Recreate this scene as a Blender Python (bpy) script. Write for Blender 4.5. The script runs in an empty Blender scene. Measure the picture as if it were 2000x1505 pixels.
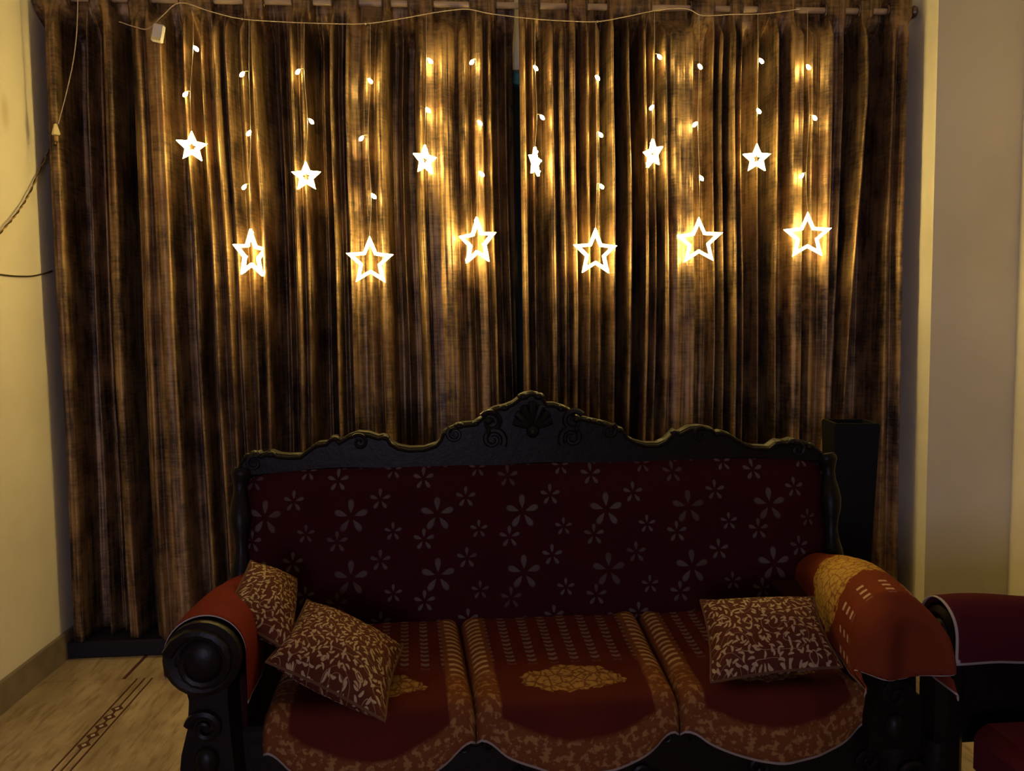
import bpy, math, random
from math import sin, cos, pi, radians as rad
from mathutils import Vector, Matrix, noise

random.seed(7)
SC = bpy.context.scene
COL = SC.collection

# ------------------------------------------------------------------ camera
F_PX, W_PX, H_PX = 1500.0, 2000, 1505
CAM = Vector((0, -3.2, 1.3))
_y, _p, _r = rad(4.0), rad(4.0), rad(0.75)
FWD = Vector((sin(_y) * cos(_p), cos(_y) * cos(_p), -sin(_p)))
_rt = Vector((cos(_y), -sin(_y), 0))
_up = _rt.cross(FWD)
RGT = _rt * cos(_r) - _up * sin(_r)
UPV = _rt * sin(_r) + _up * cos(_r)
cd = bpy.data.cameras.new('camera')
cam = bpy.data.objects.new('camera', cd)
COL.objects.link(cam)
cam.matrix_world = Matrix(((RGT.x, UPV.x, -FWD.x, CAM.x), (RGT.y, UPV.y, -FWD.y, CAM.y),
                           (RGT.z, UPV.z, -FWD.z, CAM.z), (0, 0, 0, 1)))
cd.sensor_fit = 'HORIZONTAL'
cd.sensor_width = 36
cd.lens = 36 * F_PX / W_PX
cd.clip_start = .05
SC.camera = cam

# ------------------------------------------------------------------ world, lights, exposure
w = bpy.data.worlds.new('world')
SC.world = w
w.use_nodes = True
w.node_tree.nodes['Background'].inputs[0].default_value = (.9, .8, .75, 1)
w.node_tree.nodes['Background'].inputs[1].default_value = 0.0
SC.view_settings.view_transform = 'Standard'
SC.view_settings.look = 'None'
SC.view_settings.exposure = 0.0
SC.view_settings.gamma = 1.0
SC.view_settings.use_curve_mapping = False

LED_COL = (1.0, .73, .22, 1)
STAR_E = 44.0        # glowing star frames
BEAD_E = 440.0       # led beads and bulbs

FILL = 28
ld = bpy.data.lights.new('passage_lamp', 'AREA')      # weak lamp in the passage behind the camera
ld.shape = 'RECTANGLE'
ld.size, ld.size_y = .7, .7
ld.energy = FILL
ld.color = (.70, .66, 1.0)
lo = bpy.data.objects.new('passage_lamp', ld)
COL.objects.link(lo)
lo.location = (-.5, -4.7, 1.25)
lo.rotation_euler = (rad(90), 0, rad(-10))
lo['label'] = 'dim cool lamp in the passage behind the camera'
lo['category'] = 'lamp'


# ------------------------------------------------------------------ pixel to point on a real plane
def ray(px, py):
    return FWD + RGT * ((px - W_PX / 2) / F_PX) - UPV * ((py - H_PX / 2) / F_PX)


def at_y(px, py, y):
    d = ray(px, py)
    return CAM + d * ((y - CAM.y) / d.y)


def at_z(px, py, z):
    d = ray(px, py)
    return CAM + d * ((z - CAM.z) / d.z)


# ------------------------------------------------------------------ mesh building
ORG = {}


class MB:
    def __init__(s):
        s.v, s.f, s.uv = [], [], {}

    def add(s, v, f):
        o = len(s.v)
        s.v += [Vector(a) for a in v]
        s.f += [tuple(i + o for i in q) for q in f]
        return o

    def box(s, c, d, b=0.0, rot=None):
        c = Vector(c)
        hx, hy, hz = d[0] / 2, d[1] / 2, d[2] / 2
        if b <= 0:
            P = [(x, y, z) for x in (-hx, hx) for y in (-hy, hy) for z in (-hz, hz)]
            Fc = [(0, 1, 3, 2), (4, 6, 7, 5), (0, 4, 5, 1), (2, 3, 7, 6), (0, 2, 6, 4), (1, 5, 7, 3)]
        else:
            P, Fc = [], []
            idx = {}
            for sx in (-1, 1):
                for sy in (-1, 1):
                    for sz in (-1, 1):
                        for a in range(3):
                            q = [sx * (hx - b), sy * (hy - b), sz * (hz - b)]
                            q[a] += (sx, sy, sz)[a] * b
                            idx[(sx, sy, sz, a)] = len(P)
                            P.append(tuple(q))
            S = (-1, 1)
            for t in S:
                Fc.append([idx[(t, y, z, 0)] for y, z in ((-1, -1), (1, -1), (1, 1), (-1, 1))][::t])
                Fc.append([idx[(x, t, z, 1)] for x, z in ((-1, -1), (-1, 1), (1, 1), (1, -1))][::t])
                Fc.append([idx[(x, y, t, 2)] for x, y in ((-1, -1), (1, -1), (1, 1), (-1, 1))][::t])
            for a in S:
                for c2 in S:
                    Fc.append((idx[(a, c2, -1, 0)], idx[(a, c2, 1, 0)], idx[(a, c2, 1, 1)], idx[(a, c2, -1, 1)]))
                    Fc.append((idx[(a, -1, c2, 0)], idx[(a, 1, c2, 0)], idx[(a, 1, c2, 2)], idx[(a, -1, c2, 2)]))
                    Fc.append((idx[(-1, a, c2, 1)], idx[(1, a, c2, 1)], idx[(1, a, c2, 2)], idx[(-1, a, c2, 2)]))
                    for e in S:
                        Fc.append((idx[(a, c2, e, 0)], idx[(a, c2, e, 1)], idx[(a, c2, e, 2)]))
        P = [Vector(q) for q in P]
        if rot is not None:
            P = [rot @ q for q in P]
        s.add([q + c for q in P], Fc)
        return s

    def tube(s, path, r, n=8, cap=True):
        path = [Vector(p) for p in path]
        m = len(path)
        rr = r if isinstance(r, (list, tuple)) else [r] * m
        t0 = (path[1] - path[0]).normalized()
        a = Vector((0, 0, 1)) if abs(t0.z) < .9 else Vector((1, 0, 0))
        nv = t0.cross(a).normalized()
        V = []
        for i, p in enumerate(path):
            t = (path[min(i + 1, m - 1)] - path[max(i - 1, 0)]).normalized()
            nv = (nv - t * nv.dot(t)).normalized()
            b = t.cross(nv)
            for k in range(n):
                g = 2 * pi * k / n
                V.append(p + (nv * cos(g) + b * sin(g)) * rr[i])
        Fc = [(i * n + k, i * n + (k + 1) % n, (i + 1) * n + (k + 1) % n, (i + 1) * n + k)
              for i in range(m - 1) for k in range(n)]
        if cap:
            Fc.append(tuple(range(n))[::-1])
            Fc.append(tuple((m - 1) * n + k for k in range(n)))
        s.add(V, Fc)
        return s

    def lathe(s, prof, c, axis='z', n=24):
        c = Vector(c)
        V = []
        for (r, h) in prof:
            for k in range(n):
                g = 2 * pi * k / n
                q = (r * cos(g), r * sin(g), h)
                if axis == 'y':
                    q = (q[0], q[2], q[1])
                elif axis == 'x':
                    q = (q[2], q[0], q[1])
                V.append(c + Vector(q))
        m = len(prof)
        Fc = [(i * n + k, i * n + (k + 1) % n, (i + 1) * n + (k + 1) % n, (i + 1) * n + k)
              for i in range(m - 1) for k in range(n)]
        Fc.append(tuple(range(n))[::-1])
        Fc.append(tuple((m - 1) * n + k for k in range(n)))
        s.add(V, Fc)
        return s

    def ball(s, c, r, sq=(1, 1, 1), n=12, m=8):
        V, c = [], Vector(c)
        for i in range(1, m):
            t = pi * i / m
            for k in range(n):
                g = 2 * pi * k / n
                V.append(c + Vector((r * sq[0] * sin(t) * cos(g), r * sq[1] * sin(t) * sin(g), r * sq[2] * cos(t))))
        V.append(c + Vector((0, 0, r * sq[2])))
        V.append(c - Vector((0, 0, r * sq[2])))
        Fc = [(i * n + k, (i + 1) * n + k, (i + 1) * n + (k + 1) % n, i * n + (k + 1) % n)
              for i in range(m - 2) for k in range(n)]
        a, b = len(V) - 2, len(V) - 1
        Fc += [(a, k, (k + 1) % n) for k in range(n)]
        o = (m - 2) * n
        Fc += [(b, o + (k + 1) % n, o + k) for k in range(n)]
        s.add(V, Fc)
        return s

    def torus(s, c, R, r, axis='x', n=20, m=8):
        V, c = [], Vector(c)
        for i in range(n):
            g = 2 * pi * i / n
            for k in range(m):
                h = 2 * pi * k / m
                q = ((R + r * cos(h)) * cos(g), (R + r * cos(h)) * sin(g), r * sin(h))
                q = {'z': q, 'x': (q[2], q[0], q[1]), 'y': (q[0], q[2], q[1])}[axis]
                V.append(c + Vector(q))
        Fc = [(i * m + k, ((i + 1) % n) * m + k, ((i + 1) % n) * m + (k + 1) % m, i * m + (k + 1) % m)
              for i in range(n) for k in range(m)]
        s.add(V, Fc)
        return s

    def slab(s, top, bot, y0, y1, b=.006):
        """strip between two polylines (x,z) of equal length, thick from y0 (front) to y1 (back), bevelled front"""
        n = len(top)
        V = []
        for (tx, tz), (bx, bz) in zip(top, bot):
            e = min(b, (tz - bz) * .3)
            V += [(tx, y1, tz), (tx, y0 + b, tz), (tx, y0, tz - e), (bx, y0, bz + e), (bx, y0 + b, bz), (bx, y1, bz)]
        Fc = []
        for i in range(n - 1):
            for k in range(6):
                Fc.append((i * 6 + k, i * 6 + (k + 1) % 6, (i + 1) * 6 + (k + 1) % 6, (i + 1) * 6 + k))
        Fc.append(tuple(range(6))[::-1])
        Fc.append(tuple((n - 1) * 6 + k for k in range(6)))
        s.add(V, Fc)
        return s

    def grid(s, fn, nu, nv, uvf=None):
        o = len(s.v)
        V = [Vector(fn(i / (nu - 1), j / (nv - 1))) for j in range(nv) for i in range(nu)]
        if uvf:
            for j in range(nv):
                for i in range(nu):
                    s.uv[o + j * nu + i] = uvf(i / (nu - 1), j / (nv - 1))
        Fc = [(j * nu + i, j * nu + i + 1, (j + 1) * nu + i + 1, (j + 1) * nu + i)
              for j in range(nv - 1) for i in range(nu - 1)]
        s.add(V, Fc)
        return s

    def build(s, name, mat, parent=None, sharp=40, org=None):
        o_ = Vector(org) if org is not None else (ORG[parent.name] if parent else Vector((0, 0, 0)))
        me = bpy.data.meshes.new(name)
        me.from_pydata([v - o_ for v in s.v], [], s.f)
        me.materials.append(mat)
        me.polygons.foreach_set('use_smooth', [True] * len(me.polygons))
        if sharp < 180:
            me.set_sharp_from_angle(angle=rad(sharp))
        if s.uv:
            l = me.uv_layers.new(name='UVMap')
            vi = [0] * len(me.loops)
            me.loops.foreach_get('vertex_index', vi)
            flat = []
            for i in vi:
                flat += s.uv.get(i, (0, 0))
            l.data.foreach_set('uv', flat)
        me.validate()
        ob = bpy.data.objects.new(name, me)
        COL.objects.link(ob)
        if parent:
            ob.parent = parent
        if org is not None and not parent:
            ob.location = o_
        ORG[ob.name] = o_
        return ob


def tag(o, label=None, cat=None, group=None, kind=None):
    for k, v in (('label', label), ('category', cat), ('group', group), ('kind', kind)):
        if v:
            o[k] = v
    return o


def thing(name, loc, label, cat, group=None):
    o = bpy.data.objects.new(name, None)
    o.empty_display_size = .05
    COL.objects.link(o)
    o.location = loc
    ORG[o.name] = Vector(loc)
    return tag(o, label, cat, group)


def inst(me, name, parent, loc, rot=(0, 0, 0), scale=1):
    o = bpy.data.objects.new(name, me)
    COL.objects.link(o)
    o.parent = parent
    o.location = Vector(loc) - ORG[parent.name]
    o.rotation_euler = rot
    o.scale = (scale,) * 3
    ORG[o.name] = Vector(loc)
    return o


# ------------------------------------------------------------------ materials
class NT:
    def __init__(s, name):
        s.m = bpy.data.materials.new(name)
        s.m.use_nodes = True
        s.t = s.m.node_tree
        s.b = s.t.nodes['Principled BSDF']

    def n(s, typ, **kw):
        x = s.t.nodes.new(typ)
        for k, v in kw.items():
            setattr(x, k, v)
        return x

    def lk(s, a, b):
        if isinstance(a, (int, float)):
            b.default_value = a
        elif isinstance(a, tuple):
            b.default_value = a if len(a) == len(b.default_value) else a + (1,)
        else:
            s.t.links.new(a, b)

    def M(s, op, a, b=0, c=None, clamp=False):
        x = s.n('ShaderNodeMath', operation=op, use_clamp=clamp)
        s.lk(a, x.inputs[0])
        s.lk(b, x.inputs[1])
        if c is not None:
            s.lk(c, x.inputs[2])
        return x.outputs[0]

    def step(s, v, lo, hi):
        """0 below lo, 1 above hi (smooth); swap for the inverse"""
        x = s.n('ShaderNodeMapRange', interpolation_type='SMOOTHSTEP')
        s.lk(v, x.inputs['Value'])
        if lo < hi:
            x.inputs['From Min'].default_value, x.inputs['From Max'].default_value = lo, hi
        else:
            x.inputs['From Min'].default_value, x.inputs['From Max'].default_value = hi, lo
            x.inputs['To Min'].default_value, x.inputs['To Max'].default_value = 1, 0
        return x.outputs[0]

    def mix(s, f, a, b):
        x = s.n('ShaderNodeMix', data_type='RGBA')
        s.lk(f, x.inputs[0])
        s.lk(a, x.inputs[6])
        s.lk(b, x.inputs[7])
        return x.outputs[2]

    def xyz(s, src):
        x = s.n('ShaderNodeSeparateXYZ')
        s.lk(src, x.inputs[0])
        return x.outputs

    def comb(s, a, b, c=0.0):
        x = s.n('ShaderNodeCombineXYZ')
        s.lk(a, x.inputs[0])
        s.lk(b, x.inputs[1])
        s.lk(c, x.inputs[2])
        return x.outputs[0]

    def obj(s):
        return s.n('ShaderNodeTexCoord').outputs['Object']

    def uvc(s):
        return s.n('ShaderNodeTexCoord').outputs['UV']

    def noise(s, vec, scale, detail=2, rough=.5, sc=(1, 1, 1)):
        mp = s.n('ShaderNodeMapping')
        s.lk(vec, mp.inputs[0])
        mp.inputs['Scale'].default_value = sc
        x = s.n('ShaderNodeTexNoise')
        s.lk(mp.outputs[0], x.inputs['Vector'])
        x.inputs['Scale'].default_value = scale
        x.inputs['Detail'].default_value = detail
        x.inputs['Roughness'].default_value = rough
        return x.outputs['Fac']

    def bump(s, h, strength=.3, dist=.01):
        x = s.n('ShaderNodeBump')
        x.inputs['Strength'].default_value = strength
        x.inputs['Distance'].default_value = dist
        s.lk(h, x.inputs['Height'])
        s.lk(x.outputs[0], s.b.inputs['Normal'])

    def out(s, col=None, rough=.6, spec=.3, metal=0.0, sheen=0.0):
        if col is not None:
            s.lk(col, s.b.inputs['Base Color'])
        s.lk(rough, s.b.inputs['Roughness'])
        s.b.inputs['Specular IOR Level'].default_value = spec
        s.b.inputs['Metallic'].default_value = metal
        s.b.inputs['Sheen Weight'].default_value = sheen
        return s.m


def m_plain(name, col, rough=.5, spec=.4, metal=0.0, nscale=30, amt=.15):
    t = NT(name)
    f = t.noise(t.obj(), nscale, 3)
    c = t.mix(f, tuple(a * (1 - amt) for a in col), tuple(min(1, a * (1 + amt)) for a in col))
    return t.out(c, rough, spec, metal)


def m_wall():
    t = NT('wall_paint')
    o = t.obj()
    f = t.noise(o, 1.3, 4, .6)
    c = t.mix(t.step(f, .35, .7), (.64, .59, .47), (.71, .66, .54))
    # one brown smudge on the left wall
    x, y, z = t.xyz(o)
    d = t.M('SQRT', t.M('ADD', t.M('POWER', t.M('MULTIPLY', t.M('ADD', y, .245), 26.0), 2.0),
                        t.M('POWER', t.M('MULTIPLY', t.M('ADD', z, -2.115), 11.0), 2.0)))
    on_left = t.step(x, -1.4, -1.5)
    c = t.mix(t.M('MULTIPLY', t.M('MULTIPLY', t.step(d, 1.0, .1), on_left), .4), c, (.36, .26, .10))
    t.bump(t.noise(o, 160, 2), .08, .002)
    return t.out(c, .75, .15)


def m_marble():
    t = NT('floor_marble')
    o = t.obj()
    a = t.noise(o, 5, 5, .65, (1, .5, 1))
    b = t.noise(o, 24, 4, .65, (1.8, .28, 1))
    c = t.mix(t.step(a, .35, .68), (.27, .20, .12), (.44, .34, .22))
    c = t.mix(t.M('MULTIPLY', t.step(b, .47, .66), .7), c, (.17, .105, .05))
    return t.out(c, .42, .4)


def m_curtain():
    t = NT('curtain_velvet')
    o = t.obj()
    x, y, z = t.xyz(o)
    # crushed pile: long vertical streaks broken by short weft slubs
    wob = t.noise(o, 3.0, 2, .5)
    st = t.noise(o, 55, 3, .6, (1, 1, .05))
    blot = t.noise(o, 9, 4, .65, (1, 1, .55))
    slub = t.noise(o, 120, 2, .6, (.12, .12, 1))
    fine = t.noise(o, 420, 2, .6, (.5, .5, 1))
    v = t.M('ADD', t.M('MULTIPLY', blot, .75), t.M('MULTIPLY', st, .5))
    v = t.M('ADD', v, t.M('MULTIPLY', slub, .25))
    k = t.step(v, .54, .96)
    c = t.mix(k, (.020, .013, .016), (.385, .24, .112))
    hue = t.step(t.noise(o, 4.5, 3, .6), .48, .66)
    c = t.mix(t.M('MULTIPLY', hue, .6), c, t.mix(k, (.020, .010, .014), (.22, .095, .052)))
    c = t.mix(t.M('MULTIPLY', t.step(fine, .5, .75), .35), c, t.mix(.5, c, (.45, .29, .14)))
    t.bump(t.M('ADD', t.M('MULTIPLY', fine, .5), slub), .35, .003)
    t.out(c, t.M('ADD', .38, t.M('MULTIPLY', blot, .2)), .4, .55, 0)
    t.b.inputs['Sheen Roughness'].default_value = .4
    t.b.inputs['Sheen Tint'].default_value = (.9, .75, .7, 1)
    return t.m


def m_emit(name, strength, col):
    t = NT(name)
    t.out(col, .4, .3)
    t.b.inputs['Emission Color'].default_value = col
    t.b.inputs['Emission Strength'].default_value = strength
    return t.m


def m_wood():
    t = NT('black_lacquered_wood')
    o = t.obj()
    f = t.noise(o, 22, 4, .6, (1, 1, 4))
    c = t.mix(f, (.005, .003, .003), (.012, .007, .005))
    t.bump(t.noise(o, 60, 3, .6), .25, .004)
    return t.out(c, .42, .14)


def flower(t, u, v, cu, cv, R, pu, pv):
    """mask of a five-petal flower repeated every pu x pv at (cu, cv)"""
    du = t.M('SUBTRACT', t.M('FLOORED_MODULO', t.M('ADD', u, -cu + pu / 2), pu), pu / 2)
    dv = t.M('SUBTRACT', t.M('FLOORED_MODULO', t.M('ADD', v, -cv + pv / 2), pv), pv / 2)
    r = t.M('DIVIDE', t.M('SQRT', t.M('ADD', t.M('MULTIPLY', du, du), t.M('MULTIPLY', dv, dv))), R)
    th = t.M('ARCTAN2', du, dv)
    pet = t.M('ABSOLUTE', t.M('COSINE', t.M('MULTIPLY', th, 2.5)))
    # petal narrow at the heart, widest at .6, pointed at the tip
    wdt = t.M('MULTIPLY', t.M('SINE', t.M('MULTIPLY', r, pi)), .42)
    inside = t.step(t.M('SUBTRACT', t.M('ADD', wdt, pet), 1.16), 0, .14)
    return t.M('MULTIPLY', t.M('MULTIPLY', inside, t.step(r, 1.0, .92)), t.step(r, .12, .2))


def m_backfabric():
    t = NT('flowered_maroon_fabric')
    u, v, _ = t.xyz(t.uvc())
    pu, pv = .252, .172
    acc = None
    for (a, b, R) in ((.0, 0, .060), (.085, .047, .037), (-.04, .102, .038), (.122, -.045, .032)):
        f = flower(t, u, v, a, b, R, pu, pv)
        acc = f if acc is None else t.M('MAXIMUM', acc, f)
    o = t.uvc()
    w_ = t.noise(o, 260, 2, .6)
    c = t.mix(t.noise(o, 7, 3), (.022, .003, .004), (.036, .004, .006))
    fade = t.step(t.noise(o, 5, 2), .3, .6)
    c = t.mix(t.M('MULTIPLY', acc, t.M('ADD', .45, t.M('MULTIPLY', fade, .5))), c, (.085, .062, .054))
    t.bump(t.M('ADD', t.M('MULTIPLY', acc, 2.0), w_), .3, .002)
    return t.out(c, .85, .05)


def m_leafcloth():
    t = NT('gold_leaf_cushion_cloth')
    uv = t.uvc()
    S = 46.0

    def leaves(off, S):
        mp = t.n('ShaderNodeMapping')
        t.lk(uv, mp.inputs[0])
        mp.inputs['Location'].default_value = off
        vo = t.n('ShaderNodeTexVoronoi', voronoi_dimensions='2D')
        t.lk(mp.outputs[0], vo.inputs['Vector'])
        vo.inputs['Scale'].default_value = S
        vo.inputs['Randomness'].default_value = .75
        sc = t.n('ShaderNodeVectorMath', operation='SUBTRACT')
        t.lk(mp.outputs[0], sc.inputs[0])
        t.lk(vo.outputs['Position'], sc.inputs[1])
        x, y, _ = t.xyz(sc.outputs[0])
        cr, cg, _ = t.xyz(vo.outputs['Color'])
        a = t.M('MULTIPLY', cr, 2 * pi)
        ca, sa = t.M('COSINE', a), t.M('SINE', a)
        xx = t.M('MULTIPLY', t.M('ADD', t.M('MULTIPLY', x, ca), t.M('MULTIPLY', y, sa)), S)
        yy = t.M('MULTIPLY', t.M('SUBTRACT', t.M('MULTIPLY', y, ca), t.M('MULTIPLY', x, sa)), S)
        yy = t.M('ADD', yy, t.M('MULTIPLY', t.M('MULTIPLY', xx, xx), .7))
        yy = t.M('MULTIPLY', yy, t.M('ADD', 2.9, t.M('MULTIPLY', xx, 1.6)))
        r = t.M('SQRT', t.M('ADD', t.M('MULTIPLY', xx, xx), t.M('MULTIPLY', yy, yy)))
        return t.step(r, .40, .32)
    l1 = leaves((0, 0, 0), S)
    l2 = leaves((.37, .21, 0), S * .93)
    nz = t.n('ShaderNodeTexNoise')
    t.lk(uv, nz.inputs['Vector'])
    nz.inputs['Scale'].default_value = 14
    nz.inputs['Detail'].default_value = 0
    vine = t.step(t.M('ABSOLUTE', t.M('SUBTRACT', t.M('FRACT', t.M('MULTIPLY', nz.outputs['Fac'], 7.0)), .5)), .040, .012)
    m = t.M('MAXIMUM', t.M('MAXIMUM', l1, t.M('MULTIPLY', l2, .9)), t.M('MULTIPLY', vine, .8))
    c = t.mix(t.noise(uv, 6, 3), (.055, .011, .005), (.082, .017, .008))
    c = t.mix(m, c, (.34, .23, .125))
    t.bump(t.M('ADD', t.M('MULTIPLY', m, 2.0), t.noise(uv, 300, 2)), .35, .002)
    r = t.M('SUBTRACT', .8, t.M('MULTIPLY', m, .35))
    return t.out(c, r, .12)


def bouquet(t, uv, cx_, cy_, rx, ry, k=14.0):
    """irregular cluster of petals filling an ellipse"""
    u, v, _ = t.xyz(uv)
    a = t.M('DIVIDE', t.M('SUBTRACT', u, cx_), rx)
    b = t.M('DIVIDE', t.M('SUBTRACT', v, cy_), ry)
    r = t.M('SQRT', t.M('ADD', t.M('MULTIPLY', a, a), t.M('MULTIPLY', b, b)))
    vo = t.n('ShaderNodeTexVoronoi', voronoi_dimensions='2D', feature='DISTANCE_TO_EDGE')
    t.lk(uv, vo.inputs['Vector'])
    vo.inputs['Scale'].default_value = k * 2.4
    gaps = t.M('MULTIPLY', t.step(vo.outputs['Distance'], .02, .12), t.step(t.noise(uv, k * 5, 2, .6), .36, .52))
    n1 = t.noise(uv, k * 1.5, 3, .6)
    body = t.step(t.M('ADD', r, t.M('MULTIPLY', t.M('SUBTRACT', n1, .5), 1.1)), 1.0, .92)
    return t.M('MULTIPLY', body, t.M('ADD', .25, t.M('MULTIPLY', gaps, .75)))


def m_cover():
    """uv in metres: u 0..0.48 across one seat, v 0 at the back .. ~.62 at the hem"""
    t = NT('red_gold_seat_cover_cloth')
    uv = t.uvc()
    u, v, _ = t.xyz(uv)
    s = t.M('SUBTRACT', .235, t.M('ABSOLUTE', t.M('SUBTRACT', u, .235)))       # distance from the side seam
    # hem curve: v where the border starts
    hem = t.M('SUBTRACT', t.xyz(t.n('ShaderNodeUVMap', uv_map='UVHem').outputs[0])[0], 0)
    side = t.step(s, .062, .052)
    low = t.step(hem, .085, .07)
    border = t.M('MAXIMUM', side, low)
    c = t.mix(t.noise(uv, 7, 3), (.052, .008, .005), (.082, .013, .007))
    # columns of small woven dashes on the back half
    cu = t.M('ABSOLUTE', t.M('SUBTRACT', t.M('FLOORED_MODULO', t.M('ADD', u, .026), .052), .026))
    cv = t.M('ABSOLUTE', t.M('SUBTRACT', t.M('FLOORED_MODULO', t.M('ADD', v, t.M('MULTIPLY', cu, .5)), .026), .013))
    dash = t.M('MULTIPLY', t.M('MULTIPLY', t.step(cu, .012, .009), t.step(cv, .0075, .005)), t.step(v, .33, .30))
    c = t.mix(t.M('MULTIPLY', dash, .8), c, (.14, .095, .08))
    b = bouquet(t, uv, .235, .40, .12, .062)
    c = t.mix(t.M('MULTIPLY', b, .85), c, (.30, .165, .045))
    # border band with slanting leaves
    bc = t.mix(t.noise(uv, 30, 3), (.105, .030, .010), (.145, .046, .014))
    ph = t.M('ADD', v, t.M('MULTIPLY', s, .35))
    lv = t.M('ABSOLUTE', t.M('SUBTRACT', t.M('FLOORED_MODULO', ph, .028), .014))
    lm = t.M('MULTIPLY', t.step(lv, .007, .0045), t.M('MULTIPLY', t.step(s, .010, .016), t.step(s, .048, .042)))
    bc = t.mix(t.M('MULTIPLY', t.M('MULTIPLY', lm, t.step(v, .40, .34)), .8), bc, (.38, .25, .12))
    zz = t.noise(uv, 55, 2, .6)
    bc = t.mix(t.M('MULTIPLY', t.M('MULTIPLY', t.step(zz, .5, .6), t.step(v, .34, .42)), .55), bc, (.31, .165, .055))
    c = t.mix(border, c, bc)
    c = t.mix(t.step(hem, .007, .004), c, (.34, .27, .22))
    t.bump(t.noise(uv, 320, 2), .3, .002)
    return t.out(c, .85, .04)


def m_armcover(name, patch, base=((.10, .011, .008), (.135, .015, .010)), dashes=.6, hem=True):
    """uv in metres: u across the arm (0 inner hem), v along the arm from the back"""
    t = NT(name)
    uv = t.uvc()
    u, v, _ = t.xyz(uv)
    c = t.mix(t.noise(uv, 6, 3), *base)
    for (a, b, ra, rb) in patch:
        g = bouquet(t, uv, a, b, ra, rb, 16.0)
        c = t.mix(t.M('MULTIPLY', g, .9), c, (.42, .25, .05))
    # small white woven dashes
    cu = t.M('ABSOLUTE', t.M('SUBTRACT', t.M('FLOORED_MODULO', u, .05), .025))
    cv = t.M('ABSOLUTE', t.M('SUBTRACT', t.M('FLOORED_MODULO', v, .026), .013))
    dash = t.M('MULTIPLY', t.M('MULTIPLY', t.step(cu, .010, .007), t.step(cv, .006, .004)), t.M('MULTIPLY', t.step(v, .46, .47), t.step(v, .56, .55)))
    c = t.mix(t.M('MULTIPLY', dash, dashes), c, (.60, .42, .30))
    if hem:
        c = t.mix(t.step(t.xyz(t.n('ShaderNodeUVMap', uv_map='UVHem').outputs[0])[0], .007, .004), c, (.34, .28, .24))
    t.bump(t.noise(uv, 300, 2), .3, .002)
    return t.out(c, .85, .04)


M_WALL, M_FLOOR, M_CURT, M_WOOD = m_wall(), m_marble(), m_curtain(), m_wood()
M_CEIL = m_plain('ceiling_paint', (.66, .62, .52), .8, .1, amt=.04, nscale=4)
M_SKIRT = m_plain('skirting_stone', (.19, .145, .10), .4, .4, amt=.45, nscale=14)
M_INLAY = m_plain('inlay_stone', (.075, .028, .02), .4, .4)
M_DIAM = m_plain('diamond_stone', (.5, .42, .3), .35, .4)
M_ROD = m_plain('curtain_rod_finish', (.42, .30, .20), .35, .5, amt=.1)
M_RING = m_plain('eyelet_metal', (.12, .08, .06), .35, .5, .6)
M_WIRE = m_plain('clear_wire', (.42, .33, .25), .4, .4)
M_CORD = m_plain('old_flex', (.35, .22, .09), .6, .2)
M_DARKCORD = m_plain('dark_flex', (.05, .035, .02), .6, .2)
M_BOX = m_plain('white_plastic', (.62, .58, .55), .4, .4, amt=.05)
M_PLUG = m_plain('ivory_plastic', (.70, .60, .30), .4, .4, amt=.05)
M_STAR = m_emit('lit_star_plastic', STAR_E, LED_COL)
M_BEAD = m_emit('led_glow', BEAD_E, LED_COL)
M_BULB = m_emit('bulb_glow', BEAD_E * .5, LED_COL)
M_BLACK = m_plain('black_glazed_clay', (.004, .004, .005), .5, .12)
M_SILL = m_plain('dark_threshold_stone', (.018, .017, .022), .5, .2)
M_PIPE = m_plain('cushion_cord', (.10, .045, .022), .8, .08)
M_UNDER = m_plain('maroon_upholstery', (.022, .005, .006), .85, .05)
M_BACKF, M_LEAF, M_COVER = m_backfabric(), m_leafcloth(), m_cover()
M_TEAL = m_plain('teal_window_paint', (.10, .32, .26), .5, .3)
_g = NT('window_glass')
_g.out((.02, .03, .03), .1, .5)
M_GLASS = _g.m

# ------------------------------------------------------------------ room
XL, XP, XR, YP = -1.615, 1.962, 2.335, -.13
YB, YF, ZC = .26, -6.5, 3.2
XH, YH = -4.6, -1.7          # the room widens to the left behind this point


def struct(name, mb, mat):
    return tag(mb.build(name, mat), kind='structure')


struct('wall_left', MB().box((XL - .05, (YB + YH) / 2, ZC / 2), (.1, YB - YH + .1, ZC)), M_WALL)
struct('wall_hall_back', MB().box(((XH + XL) / 2 - .05, YH + .0, ZC / 2), (XL - XH, .1, ZC)), M_WALL)
struct('wall_hall_left', MB().box((XH - .05, (YH + YF) / 2, ZC / 2), (.1, YH - YF, ZC)), M_WALL)
struct('wall_front', MB().box(((XH + XR) / 2, YF - .05, ZC / 2), (XR - XH + .2, .1, ZC)), M_WALL)
struct('wall_right', MB().box((XR + .05, (YP + YF) / 2, ZC / 2), (.1, YP - YF, ZC)), M_WALL)
struct('wall_pilaster', MB().box(((XP + XR + .1) / 2, (YP + YB + .1) / 2, ZC / 2), (XR + .1 - XP, YB + .1 - YP, ZC)), M_WALL)
struct('ceiling', MB().box(((XH + XR) / 2, (YB + YF) / 2, ZC + .05), (XR - XH + .4, YB - YF + .4, .1)), M_CEIL)
struct('trim_1', MB().box(((XL + XP) / 2, .105, .034), (XP - XL, .31, .068), .004), M_SILL)
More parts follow.
